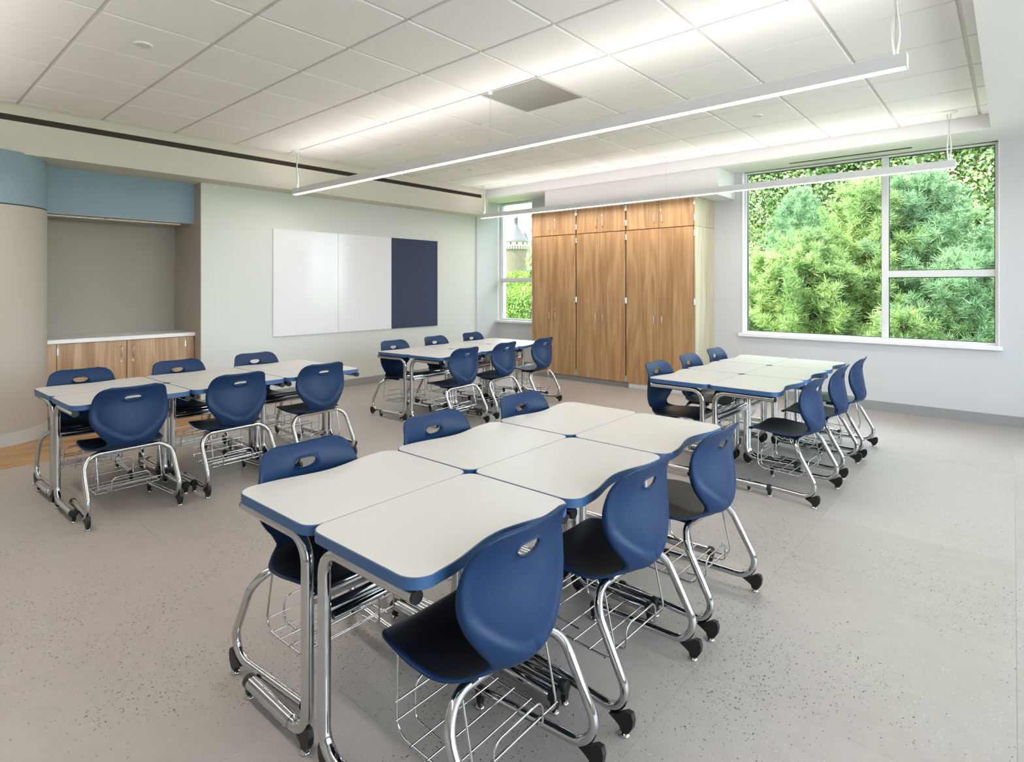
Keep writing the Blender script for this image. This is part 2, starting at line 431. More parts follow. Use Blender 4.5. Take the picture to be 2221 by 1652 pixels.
tag(m.build('slot_diffuser', M['dark']), 'long dark slot air diffuser running along the cream left soffit', 'air vent')
m = MB(); m.box(-1.95, -0.78, 7.10, 7.165, ZB - 0.002, ZB + 0.0)
sl = empty('slot_diffuser', (0, 0, 0)); tag(sl, 'thin black slot air diffuser in the bulkhead above the large window', 'air vent')
m.build('slot', M['black'], sl)
m = MB(); m.box(-2.0, -0.73, 7.08, 7.10, ZB - 0.0015, ZB); m.box(-2.0, -0.73, 7.165, 7.185, ZB - 0.0015, ZB)
m.build('slot_trim', M['white'], sl)

# walls
YN0, YN1 = 0.2, 2.515           # alcove
wl = MB(); wl.box(-7.54, XL, YN1, 6.83, 0, ZC); wl.box(-7.54, XL, YF, YN0, 0, ZC)
wall_left = struct(wl.build('wall_left', M['wall_l']), 'pale painted left wall behind the whiteboard')
boxobj('pilaster', (-7.54, -6.735, 6.83, YB, 0, ZC), M['wall_b'], wall_left)
struct(boxobj('wall_alcove', (-7.74, -7.54, YF, YB, 0, ZC), M['beige_d']), 'warm grey back wall of the alcove')
boxobj('jamb_lining', (-7.54, XL - 0.004, YN1 - 0.006, YN1, 0, ZS), M['beige'], wall_left)
W1 = (-2.555, -0.105); W2 = (-6.735, -5.97); ZSILL = 0.765
wb = MB(); YO = YB + 0.22
wb.box(-7.74, XR + 0.2, YB, YO, -0.15, ZSILL); wb.box(-7.74, XR + 0.2, YB, YO, ZB + 0.01, ZC + 0.25)
wb.box(-7.74, W2[0], YB, YO, ZSILL, ZB + 0.01); wb.box(W2[1], W1[0], YB, YO, ZSILL, ZB + 0.01); wb.box(W1[1], XR + 0.2, YB, YO, ZSILL, ZB + 0.01)
struct(wb.build('wall_back', M['wall_b']), 'white back wall with the two windows')
# right and front walls lie outside the picture; the right one gets an added window for more daylight
wr = MB(); RW = (-0.6, 6.4)
wr.box(XR, XR + 0.2, YF, YB, -0.15, 0.5); wr.box(XR, XR + 0.2, YF, YB, 2.7, ZC + 0.25)
wr.box(XR, XR + 0.2, YF, RW[0], 0.5, 2.7); wr.box(XR, XR + 0.2, RW[1], YB, 0.5, 2.7)
struct(wr.build('wall_right', M['wall_b']), 'white right wall')
struct(boxobj('wall_front', (-7.74, XR + 0.2, YF - 0.2, YF, -0.15, ZC + 0.25), M['wall_b']), 'white wall behind the viewer')

# column, blue header
col = empty('wall_column', (-6.85, 0.72, 0)); struct(col, 'round warm grey column with a dusty blue band on top')
m = MB(); m.lathe([(0.457, 0.0), (0.457, 2.052)], n=72); m.build('column_body', M['beige'], col)
m = MB(); m.lathe([(0.452, 2.05), (0.452, 2.064)], n=72); m.build('reveal', M['dark'], col)
m = MB(); m.lathe([(0.457, 2.062), (0.457, ZS + 0.01)], n=72); m.build('column_band', M['blue_paint'], col)
m = MB(); m.lathe([(0.468, 0.0), (0.463, 0.012), (0.461, 0.105), (0.458, 0.11)], n=72); m.build('column_base', M['base_l'], col)
hd = struct(boxobj('trim_1', (-7.54, -6.93, YN0, YN1 - 0.006, 2.064, ZS), M['blue_paint']), 'dusty blue header above the alcove')
m = MB(); m.box(-7.54, -6.932, YN0, YN1 - 0.006, 2.058, 2.0645); m.build('header_underside', M['beige'], hd)
m = MB(); m.box(-7.16, -7.14, 1.1, 2.33, 2.050, 2.0565); m.build('light_slot', M['dark'], hd)
m = MB(); m.box(-7.13, -7.05, 1.0, 2.40, 2.046, 2.0565); m.build('light_strip', M['white'], hd)

# baseboards
struct(boxobj('baseboard_left', (XL, XL + 0.012, YN1, 6.83, 0, 0.095), M['base'], bev=0.003), 'grey rubber base along the left wall')
bb = MB(); bb.box(-6.735, -5.45, YB - 0.012, YB, 0, 0.095); bb.box(-2.93, XR, YB - 0.012, YB, 0, 0.105)
struct(bb.build('baseboard_back', M['base']), 'grey rubber base along the back wall')

# ------------------------------------------------------------------ windows
def window(name, x0, x1, bars_x, trans, label, gk='black'):
    w = empty(name, ((x0 + x1) / 2, YB, ZSILL)); struct(w, label)
    w.location = (0, 0, 0)
    yg = YB + 0.095; f = 0.028
    m = MB()
    m.box(x0, x0 + f, yg - 0.035, yg + 0.035, ZSILL, ZB, bev=0.002); m.box(x1 - f, x1, yg - 0.035, yg + 0.035, ZSILL, ZB, bev=0.002)
    m.box(x0 + f, x1 - f, yg - 0.035, yg + 0.035, ZSILL, ZSILL + 0.03, bev=0.002); m.box(x0 + f, x1 - f, yg - 0.035, yg + 0.035, ZB - 0.02, ZB, bev=0.002)
    m.build('window_frame', M['alum'], w)
    cells = []
    edges = [x0 + f] + [v for b in bars_x for v in b] + [x1 - f]
    for b in bars_x:
        mm = MB(); mm.box(b[0], b[1], yg - 0.045, yg + 0.035, ZSILL + 0.03, ZB - 0.02, bev=0.003); mm.build('mullion', M['alum'], w)
    for k in range(0, len(edges), 2):
        a, c = edges[k], edges[k + 1]
        if k // 2 in trans:
            z0, z1 = trans[k // 2]
            mm = MB(); mm.box(a, c, yg - 0.045, yg + 0.035, z0, z1, bev=0.003); mm.build('transom', M['alum'], w)
            cells += [(a, c, ZSILL + 0.03, z0), (a, c, z1, ZB - 0.02)]
        else: cells.append((a, c, ZSILL + 0.03, ZB - 0.02))
    for a, c, z0, z1 in cells:
        mm = MB(); mm.box(a, c, yg + 0.004, yg + 0.010, z0, z1); mm.build('pane', M['glass'], w)
        mm = MB(); g = 0.006
        mm.box(a, a + g, yg - 0.008, yg + 0.018, z0, z1); mm.box(c - g, c, yg - 0.008, yg + 0.018, z0, z1)
        mm.box(a + g, c - g, yg - 0.008, yg + 0.018, z0, z0 + g); mm.box(a + g, c - g, yg - 0.008, yg + 0.018, z1 - g, z1)
        mm.build('gasket', M[gk], w)
    mm = MB(); mm.box(x0 - 0.045, x1 + 0.03, YB - 0.045, yg - 0.035, ZSILL - 0.035, ZSILL + 0.004, bev=0.004); mm.build('window_sill', M['white'], w)
    mm = MB(); mm.box(x0 - 0.006, x0 + 0.002, YB - 0.006, yg - 0.03, ZSILL, ZB); mm.box(x1 - 0.002, x1 + 0.006, YB - 0.006, yg - 0.03, ZSILL, ZB); mm.build('jamb', M['white'], w)
    return w
window('window_1', W1[0], W1[1], [(-1.082, -1.02)], {1: (1.452, 1.524)}, 'large three-pane window looking on pines')
window('window_2', W2[0], W2[1], [], {0: (1.428, 1.492)}, 'narrow two-pane window looking on a stone tower', 'alum')

w3 = empty('added_window'); struct(w3, 'added four-pane window in the right wall, out of view, for daylight')  # unseen window, added so more cool daylight enters from the right
ws = [RW[0] + (RW[1] - RW[0]) * k / 4 for k in range(5)]; xg = XR + 0.1
for k, yv in enumerate(ws):
    a = min(max(yv, RW[0] + 0.03), RW[1] - 0.03)
    boxobj('mullion', (xg - 0.04, xg + 0.04, a - 0.03, a + 0.03, 0.5, 2.7), M['alum'], w3)
m = MB(); m.box(xg - 0.04, xg + 0.04, RW[0] + 0.06, RW[1] - 0.06, 0.5, 0.55); m.box(xg - 0.04, xg + 0.04, RW[0] + 0.06, RW[1] - 0.06, 2.65, 2.7); m.build('window_frame', M['alum'], w3)
for a, b in zip(ws, ws[1:]):
    boxobj('pane', (xg - 0.003, xg + 0.003, a + 0.03, b - 0.03, 0.55, 2.65), M['glass'], w3)

# ------------------------------------------------------------------ desks
DH = 0.677
def outline(inset=0.0):
    D, W = 0.232, 0.325
    def arc(cx, cy, r, a0, a1, n):
        return [(cx + r * math.cos(math.radians(a0 + (a1 - a0) * k / n)), cy + r * math.sin(math.radians(a0 + (a1 - a0) * k / n))) for k in range(n + 1)]
    i = inset; r1, r2 = 0.052 - i, 0.064 - i
    pts = arc(D - 0.052, -W + 0.052, r1, -90, 0, 6) + arc(D - 0.052, W - 0.052, r1, 0, 90, 6)
    pts += arc(-D + 0.064, W - 0.064, r2, 90, 172, 7)
    n = 14; y1 = W - 0.064 - 0.03
    for k in range(n + 1):
        y = y1 - 2 * y1 * k / n
        pts.append((-D + i + 0.038 * (0.5 + 0.5 * math.cos(PI * y / y1)) + 0.003, y))
    pts += arc(-D + 0.064, -W + 0.064, r2, 188, 270, 7)
    return pts

GLIDE = MB(); GLIDE.lathe([(0.015, 0.0), (0.017, 0.003), (0.016, 0.006), (0.009, 0.011), (0.005, 0.013), (0.005, 0.03)], n=12)
GLIDE = GLIDE.mesh('glide', M['chrome'])

def fin_mesh(s=1.0):
    poly = [(-0.027, 0.080), (-0.033, 0.060), (-0.029, 0.036), (-0.018, 0.018), (-0.010, 0.013), (0.010, 0.013), (0.014, 0.026), (0.030, 0.036), (0.052, 0.046), (0.02, 0.060), (-0.010, 0.080)]
    m = MB(); m.prism([(x * s, z * s) for x, z in poly], -0.009, 0.009, axis='y'); return m.mesh('foot_fin', M['black'])
FIN = fin_mesh()

def make_desk():
    root = empty('student_desk')
    m = MB(); m.prism(outline(0.0), DH - 0.030, DH - 0.0012, smooth_side=True); m.build('edge_band', M['edge'], root)
    m = MB(); m.prism(outline(0.0035), DH - 0.0022, DH); m.build('work_surface', M['laminate'], root)
    m = MB(); m.box(-0.13, 0.15, -0.27, 0.27, DH - 0.037, DH - 0.030); m.build('under_panel', M['black'], root)
    xv, zt, zf = 0.186, DH - 0.049, 0.054
    for sy in (-1, 1):
        y = sy * 0.300
        path = fillet([(-0.205, y, zt), (xv, y, zt), (xv, y, zf), (-0.165, y, zf)], [0, 0.075, 0.075, 0], 8)
        m = MB(); m.tube(path, 0.0185, 14); leg = m.build('leg', M['chrome'], root)
        m = MB(); m.tube([(0.10, y, zf), (-0.165, y, zf)], 0.0205, 14, flat=0.022); m.build('foot_sleeve', M['chrome'], leg)
        m = MB(); m.tube([(-0.203, y, zt), (-0.213, y, zt)], [0.0185, 0.017], 14); m.build('end_cap', M['black'], leg)
        m = MB(); m.tube([(-0.160, y, zf), (-0.180, y, zf), (-0.186, y, zf)], [0.0225, 0.0225, 0.017], 14)
        m.prism([(-0.186, zf), (-0.182, 0.014), (-0.166, 0.012), (-0.158, zf)], y - 0.010, y + 0.010, axis='y'); m.build('end_cap', M['black'], leg)
        link('glide', GLIDE, leg, (-0.173, y, 0))
        f = link('foot_fin', FIN, leg, (xv - 0.012, y, 0.0)); f.rotation_euler = (0, 0, PI)
        link('glide', GLIDE, leg, (xv - 0.012, y, 0))
    m = MB(); m.tube([(xv, -0.300, 0.452), (xv, 0.300, 0.452)], 0.020, 12, flat=0.011); m.build('stretcher', M['chrome'], root)
    m = MB(); m.tube([(xv - 0.012, -0.280, 0.430), (xv - 0.012, 0.280, 0.430)], 0.010, 10); m.build('stretcher', M['chrome'], root)
    return root

# ------------------------------------------------------------------ chairs
def shell_parts(root):
    prof = [(0.225, 0.384), (0.217, 0.401), (0.188, 0.413), (0.11, 0.414), (0.03, 0.405), (-0.05, 0.398), (-0.112, 0.400), (-0.156, 0.416),
            (-0.182, 0.452), (-0.189, 0.505), (-0.181, 0.570), (-0.170, 0.630), (-0.166, 0.685), (-0.175, 0.731), (-0.194, 0.768)]
    wid = [0.160, 0.168, 0.186, 0.206, 0.212, 0.202, 0.164, 0.126, 0.132, 0.166, 0.197, 0.206, 0.195, 0.181, 0.168]
    wrap = [0.0, 0.002, 0.008, 0.010, 0.012, 0.014, 0.018, 0.026, 0.036, 0.050, 0.058, 0.054, 0.040, 0.022, 0.008]
    P = [Vector((a, 0, b)) for a, b in prof]
    dense = []
    def cr(p0, p1, p2, p3, t): return 0.5 * ((2 * p1) + (-p0 + p2) * t + (2 * p0 - 5 * p1 + 4 * p2 - p3) * t * t + (-p0 + 3 * p1 - 3 * p2 + p3) * t ** 3)
    for i in range(len(P) - 1):
        for k in range(12):
            t = k / 12; ii = [max(i - 1, 0), i, i + 1, min(i + 2, len(P) - 1)]
            g = lambda A: cr(*[A[q] for q in ii], t)
            dense.append((g(P), g(wid), g(wrap)))
    dense.append((P[-1], wid[-1], wrap[-1]))
    S = [0.0]
    for a, b in zip(dense, dense[1:]): S.append(S[-1] + (b[0] - a[0]).length)
    T = S[-1]
    def at(s):
        s = min(max(s, 0), T); i = min(np.searchsorted(S, s), len(S) - 1)
        if i == 0: i = 1
        t = (s - S[i - 1]) / (S[i] - S[i - 1]); a, b = dense[i - 1], dense[i]
        return a[0].lerp(b[0], t), a[1] + (b[1] - a[1]) * t, a[2] + (b[2] - a[2]) * t, (b[0] - a[0]).normalized()
    NR, NT = 66, 32
    def rounded(w, d, r):
        if d >= r: return w
        return w - r + math.sqrt(max(r * r - (r - d) ** 2, 0))
    rows = [T * k / NR for k in range(NR + 1)]
    rows[0] = 0.0
    s_h = T - 0.078                      # hand hole
    j0 = int(np.argmin([abs(r - (s_h - 0.014)) for r in rows])); j1 = j0 + 3
    i0, i1 = NT // 2 - 4, NT // 2 + 4
    def pos(s, t, off):
        c, w, wr, tg = at(s)
        w = rounded(w, T - s, 0.056); w = rounded(w, s, 0.075)
        w = max(w, 0.02)
        n = Vector((-tg.z, 0, tg.x)); n = -n if n.x * 0 + (n.z if abs(tg.x) > 0.5 else n.x) < 0 else n
        p = c + n * (wr * t * t + off); p.y = t * w
        return p
    TH = 0.0085
    def vert(j, i, side):
        s = rows[j]; t = -1 + 2 * i / NT
        if j0 <= j <= j1 and i0 <= i <= i1:
            a = (i - (i0 + i1) / 2) / ((i1 - i0) / 2); b = (j - (j0 + j1) / 2) / ((j1 - j0) / 2)
            w = at(s)[1]
            hh = 0.0145 * (1 - abs(a) ** 3.2) ** 0.5
            if abs(a) > 0.99: y = 0.044 * a * (1 - 0.03 * b * b); dz = 0.0045 * b
            else: y = 0.044 * a; dz = hh * b
            dz += -0.005 * (1 - a * a) * (1.2 if b < 0 else 0.2) + 0.003
            t = y / w; s = s_h + dz
        off = 0.0
        if side:
            off = -TH
            c, w, wr, tg = at(s)
            # raised rim that frames the rear panel: a U that opens towards the top
            q = (s - (T - 0.312)) / 0.17
            lim = q * 1.2 if q <= 0 else min(0.90, 0.90 * math.sqrt(max(0.0, 1 - (1 - min(q, 1)) ** 2)))
            fade = 1 - max(0, min(1, (s - (T - 0.14)) / 0.08))
            if s > T - 0.36:
                e = (abs(t) - lim) * w / 0.012
                k = max(0.0, min(1.0, e)); k = k * k * (3 - 2 * k)
                low = max(0.0, min(1.0, (s - (T - 0.385)) / 0.05))
                off -= 0.011 * k * fade * low
        return pos(s, t, off)
    js = int(np.argmin([abs(r - (T - 0.378)) for r in rows]))
    def part(ja, jb, name, mats, dark):
        m = MB(); idx = {}
        V = []; F = []; MI = []; SM = []
        def vid(j, i, sd):
            if (j, i, sd) not in idx: idx[j, i, sd] = len(V); V.append(tuple(vert(j, i, sd)))
            return idx[j, i, sd]
        hole = lambda j, i: j0 <= j < j1 and i0 <= i < i1
        for j in range(ja, jb):
            for i in range(NT):
                if hole(j, i): continue
                f = (vid(j, i, 0), vid(j, i + 1, 0), vid(j + 1, i + 1, 0), vid(j + 1, i, 0))
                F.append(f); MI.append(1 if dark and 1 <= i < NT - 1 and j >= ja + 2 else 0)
                F.append((vid(j, i, 1), vid(j + 1, i, 1), vid(j + 1, i + 1, 1), vid(j, i + 1, 1))); MI.append(0)
        # rim: rounded edge between the two skins
        def rim(seq):
            for (ja_, ia_), (jb_, ib_) in zip(seq, seq[1:]):
                out = []
                for (j, i) in ((ja_, ia_), (jb_, ib_)):
                    key = (j, i, 'r')
                    if key not in idx:
                        a, b = vert(j, i, 0), vert(j, i, 1); mid = (a + b) / 2
                        cdir = Vector((0, math.copysign(1, i - NT / 2), 0)) if i in (0, NT) else Vector((0, 0, 0))
                        idx[key] = len(V); V.append(tuple(mid + cdir * 0.003))
                    out.append(idx[key])
                F.append((vid(ja_, ia_, 0), vid(jb_, ib_, 0), out[1], out[0])); MI.append(0)
                F.append((out[0], out[1], vid(jb_, ib_, 1), vid(ja_, ia_, 1))); MI.append(0)
        rim([(j, 0) for j in range(ja, jb + 1)]); rim([(j, NT) for j in range(jb, ja - 1, -1)])
        if ja == 0: rim([(ja, i) for i in range(NT, -1, -1)])
        if jb == NR: rim([(jb, i) for i in range(0, NT + 1)])
        if ja <= j0 and jb >= j1:
            loop = [(j0, i) for i in range(i0, i1 + 1)] + [(j, i1) for j in range(j0 + 1, j1 + 1)] + [(j1, i) for i in range(i1 - 1, i0 - 1, -1)] + [(j, i0) for j in range(j1 - 1, j0 - 1, -1)]
            for a, b in zip(loop, loop[1:]):
                F.append((vid(*a, 0), vid(*a, 1), vid(*b, 1), vid(*b, 0))); MI.append(0)
        m.v = V; m.f = F; m.m = MI; m.sm = [True] * len(F)
        me = m.mesh(name, mats)
        return link(name, me, root)
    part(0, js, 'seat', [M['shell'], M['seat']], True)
    part(js, NR, 'backrest', [M['shell']], False)

def make_chair():
    root = empty('student_chair')
    shell_parts(root)
    zr = 0.058
    pts = [(0.185, -0.206, zr), (-0.268, -0.238, zr), (-0.092, -0.232, 0.382), (-0.092, 0.232, 0.382), (-0.268, 0.238, zr), (0.185, 0.206, zr)]
    m = MB(); m.tube(fillet(pts, [0, 0.072, 0.095, 0.095, 0.072, 0], 10), 0.0145, 12); fr = m.build('frame', M['chrome'], root)
    for sy in (-1, 1):
        y = sy * 0.238
        link('foot_fin', FIN, fr, (-0.220, y, 0.0)); link('glide', GLIDE, fr, (-0.220, y, 0))
        ye = sy * 0.206
        m = MB(); m.tube([(0.175, ye, zr), (0.197, ye, zr), (0.203, ye, zr)], [0.0165, 0.0165, 0.012], 12)
        m.prism([(0.203, zr), (0.198, 0.014), (0.184, 0.012), (0.176, zr)], ye - 0.009, ye + 0.009, axis='y'); m.build('end_cap', M['black'], fr)
        link('glide', GLIDE, fr, (0.190, ye, 0))
        m = MB(); m.box(-0.105, 0.06, sy * 0.125 - 0.016, sy * 0.125 + 0.016, 0.376, 0.396, bev=0.004); m.build('seat_bracket', M['black'], root)
    # wire book basket under the seat
    bk = empty('basket'); bk.parent = root
    r = 0.0031
    for sy in (-1, 1):
        y = sy * 0.165
        side = fillet([(0.145, y, 0.402), (0.150, y, 0.158), (-0.150, y, 0.150), (-0.095, y, 0.385)], [0, 0.045, 0.045, 0], 6)
        m = MB(); m.tube(side, r * 1.15, 6); m.build('side_wire', M['chrome'], bk)
    cross = [(0.148, 0.245), (0.146, 0.195), (0.085, 0.158), (0.02, 0.157), (-0.045, 0.155), (-0.105, 0.152), (-0.138, 0.190)]
    for x, z in cross:
        m = MB(); m.tube([(x, -0.172, z), (x, 0.172, z)], r, 6); m.build('cross_wire', M['chrome'], bk)
    for x0, xb, zt in ((0.150, 0.085, 0.268), (-0.142, -0.105, 0.238)):
        hoop = fillet([(xb * 0.55, -0.10, 0.152), (x0, -0.10, 0.160), (x0, -0.10, zt), (x0, 0.10, zt), (x0, 0.10, 0.160), (xb * 0.55, 0.10, 0.152)], [0, 0.02, 0.03, 0.03, 0.02, 0], 5)
        m = MB(); m.tube(hoop, r * 1.1, 6); m.build('hoop_wire', M['chrome'], bk)
    return root

desk0 = make_desk(); chair0 = make_chair()
first = {'desk': True, 'chair': True}
def put(kind, proto, x, y, rz, label, cat, group):
    o = proto if first[kind] else copy_tree(proto); first[kind] = False
    o.location = (x, y, 0); o.rotation_euler = (0, 0, rz)
    tag(o, label, cat, group)
    return o

NAMES = ['nearest', 'middle', 'farthest']
CL = {
 'A': dict(c=(-1.508, 1.815), rot=0.8, desc='foreground cluster'),
 'B': dict(c=(-4.49, 1.762), rot=1.6, desc='cluster before the base cabinets'),
 'C': dict(c=(-4.610, 4.575), rot=4.6, desc='cluster near the navy tackboard'),
 'D': dict(c=(-1.580, 4.850), rot=-0.5, desc='cluster under the large window'),
}
PITCH = 0.653
for key, c in CL.items():
    a = math.radians(c['rot']); ca, sa = math.cos(a), math.sin(a)
    for row, sgn in (('left', -1), ('right', 1)):
        for k in range(3):
            lx, ly = sgn * 0.2305, (k - 1) * PITCH
            put('desk', desk0, c['c'][0] + lx * ca - ly * sa, c['c'][1] + lx * sa + ly * ca, a + (0 if sgn < 0 else PI),
                'white desk, %s in the %s row of the %s' % (NAMES[k], row, c['desc']), 'desk', 'desks pushed into clusters of six')
CH = {
 'A': ([(-1.84, 1.12, 1), (-1.85, 1.76, 0), (-1.86, 2.40, 1)], [(-1.10, 1.125, 1), (-1.10, 1.775, -1), (-1.09, 2.405, -1)]),
 'B': ([(-4.81, 1.05, 1), (-4.83, 1.69, 3), (-4.86, 2.32, 2)], [(-4.10, 1.075, 2), (-4.12, 1.71, 3), (-4.14, 2.35, 3)]),
 'C': ([(-4.89, 3.85, 3), (-4.95, 4.50, 5), (-5.00, 5.16, 5)], [(-4.12, 3.86, 3), (-4.18, 4.50, 5), (-4.20, 5.18, 5)]),
 'D': ([(-1.92, 4.11, -1), (-1.94, 4.74, 0), (-1.96, 5.37, 0)], [(-1.12, 4.11, -3), (-1.12, 4.82, 0), (-1.11, 5.45, 0)]),
}
for key, (L, R) in CH.items():
    for row, lst in (('left', L), ('right', R)):
        for k, (x, y, r) in enumerate(lst):
            put('chair', chair0, x, y, math.radians(r) + (0 if row == 'left' else PI),
                'navy shell chair, %s on the %s side of the %s' % (NAMES[k], row, CL[key]['desc']), 'chair', 'navy school chairs at the desk clusters')

# ------------------------------------------------------------------ oak cabinets on the back wall
FY = 6.765
cabx = [-5.505, -4.690, -3.888, -2.932]
pos_words = ['left', 'middle', 'right']
def pull(parent, x, z, y, h=0.10, axis='y'):
    m = MB()
    if axis == 'y': pts = [(x, y, z - h / 2), (x, y - 0.03, z - h / 2), (x, y - 0.03, z + h / 2), (x, y, z + h / 2)]
    else: pts = [(y, x, z - h / 2), (y + 0.03, x, z - h / 2), (y + 0.03, x, z + h / 2), (y, x, z + h / 2)]
    m.tube(fillet(pts, [0, 0.008, 0.008, 0], 4), 0.0045, 8); return m.build('handle', M['nickel'], parent)
def lock(parent, x, z, y, axis='y'):
    m = MB(); n = 14; r = 0.012
    if axis == 'y': pts = [(x, y, z), (x, y - 0.006, z)]
    else: pts = [(y, x, z), (y + 0.006, x, z)]
    m.tube(pts, [r, r * 0.9], 14); return m.build('lock', M['nickel'], parent)
def hinge(parent, x, z, y, h=0.078):
    m = MB(); m.box(x - 0.013, x + 0.013, y - 0.006, y + 0.004, z - h / 2, z + h / 2, bev=0.002)
    m.tube([(x, y - 0.007, z - h / 2), (x, y - 0.007, z + h / 2)], 0.005, 8); return m.build('hinge', M['nickel'], parent)
def cabinet(x0, x1, z0, z1, name, label, hz, handle_z, lock_z, grp, last):
    root = empty(name, (0, 0, 0)); tag(root, label, 'cabinet', grp)
    m = MB(); m.box(x0, x1, FY + 0.05, YB - 0.001, z0, z1); m.build('body', M['maple'], root)
    if last:
        m = MB(); m.box(x1 - 0.004, x1 + 0.014, FY + 0.003, YB - 0.001, z0 - 0.001, z1); m.build('side_panel', M['maple'], root)
    mid = (x0 + x1) / 2; g = 0.005; ge = 0.009
    for s, (a, b) in enumerate(((x0 + ge, mid - 0.002), (mid + 0.002, x1 - ge))):
        mm = MB(); w = b - a; h = z1 - z0
        mm.box(-w / 2, w / 2, 0, 0.019, -h / 2 + 0.003, h / 2 - 0.003, bev=0.0012)
        d = mm.build('door', M['oak'], root); d.location = ((a + b) / 2, FY, (z0 + z1) / 2)
        lx = (mid + (-0.055 if s == 0 else 0.055)) - d.location.x
        pull(d, lx, handle_z - d.location.z, 0.0)
        if s == 1: lock(d, (mid + 0.03) - d.location.x, lock_z - d.location.z, 0.0)
        for z in hz: hinge(d, ((x0 + 0.003) if s == 0 else (x1 - 0.003)) - d.location.x, z - d.location.z, -0.001)
    return root
ZSPLIT = 2.098
for k in range(3):
    x0, x1 = cabx[k], cabx[k + 1]
    cabinet(x0 + 0.001, x1 - 0.001, ZSPLIT + 0.002, 2.450, 'upper_cabinet', 'short oak overhead cabinet with two doors, %s of the three on top' % pos_words[k], (2.40, 2.20), 2.222, 2.330, 'oak overhead cabinets on the back wall', k == 2)
    cabinet(x0 + 0.001, x1 - 0.001, 0.072, ZSPLIT - 0.002, 'tall_cabinet', 'tall oak storage cabinet with two doors, %s of the three' % pos_words[k], (2.01, 1.165, 0.125), 0.915, 1.020, 'tall oak cabinets on the back wall', k == 2)
struct(boxobj('trim_2', (cabx[0], cabx[2] + 0.03, FY + 0.03, FY + 0.05, 0, 0.072), M['base']), 'grey rubber base under the tall cabinets')
tk = empty('toe_grille'); tag(tk, 'white metal toe panel under the right tall oak cabinet', 'toe panel')
m = MB(); m.box(cabx[2] + 0.031, cabx[3], FY + 0.03, FY + 0.05, 0, 0.072); m.build('panel', M['white'], tk)
m = MB(); m.box(cabx[2] + 0.06, cabx[3] - 0.06, FY + 0.024, FY + 0.03, 0.012, 0.055, bev=0.002); m.build('cover_plate', M['white'], tk)

# ------------------------------------------------------------------ alcove base cabinet and counter
cab = empty('base_cabinet'); tag(cab, 'oak base cabinet with two doors under the white counter', 'cabinet')
XF = -6.93
m = MB(); m.box(-7.535, XF - 0.021, 1.185, YN1 - 0.008, 0.10, 0.80); m.build('body', M['maple'], cab)
m = MB(); m.box(-7.535, XF - 0.07, 1.185, YN1 - 0.008, 0.0, 0.10); m.build('toe_kick', M['base'], cab)
m = MB(); m.box(XF - 0.02, XF, 1.185, 1.266, 0.10, 0.798, bev=0.001); m.build('filler_strip', M['oak_b'], cab)
for (a, b, hy, gy_) in ((1.270, 1.848, 1.80, 1.276), (1.854, 2.500, 1.905, 2.41)):
    mm = MB(); w = b - a; mm.box(-0.019, 0.0, -w / 2, w / 2, -0.348, 0.346, bev=0.0012)
    d = mm.build('door', M['oak_b'], cab); d.location = (XF, (a + b) / 2, 0.45)
    pull(d, hy - d.location.y, 0.685 - 0.45, 0.0, axis='x'); lock(d, hy - d.location.y, 0.585 - 0.45, 0.0, axis='x')
    for z in (0.72, 0.20):
        m = MB(); m.box(-0.004, 0.006, gy_ - d.location.y - 0.009, gy_ - d.location.y + 0.009, z - 0.45 - 0.035, z - 0.45 + 0.035, bev=0.002); m.build('hinge', M['nickel'], d)
m = MB(); m.box(-7.538, XF + 0.025, 1.19, YN1 - 0.007, 0.800, 0.841, bev=0.004); tag(m.build('countertop', M['counter']), 'white solid countertop in the alcove above the oak cabinet', 'countertop')

# ------------------------------------------------------------------ whiteboards and tackboard
bx = XL + 0.001
Y4 = [3.325, 4.215, 5.085, 5.965]; BZ0, BZ1 = 0.742, 2.055
for k, (a, b) in enumerate(zip(Y4, Y4[1:])):
    felt = k == 2
    root = empty('tackboard' if felt else 'whiteboard_panel')
    tag(root, ['glossy whiteboard panel on the left, farther from the tackboard', 'glossy whiteboard panel butted against the navy tackboard', 'navy felt tackboard beside the whiteboard panels'][k], 'tackboard' if felt else 'whiteboard', None if felt else 'whiteboard panels on the left wall')
    m = MB(); m.box(bx, bx + 0.022, a + 0.002, b - 0.002, BZ0, BZ1, bev=0.002); m.build('backing', M['felt'] if felt else M['white'], root)
    m = MB(); m.box(bx + 0.022, bx + 0.0245, a + 0.003, b - 0.003, BZ0 + 0.002, BZ1 - 0.002); m.build('writing_surface' if not felt else 'felt_face', M['felt'] if felt else M['board'], root)

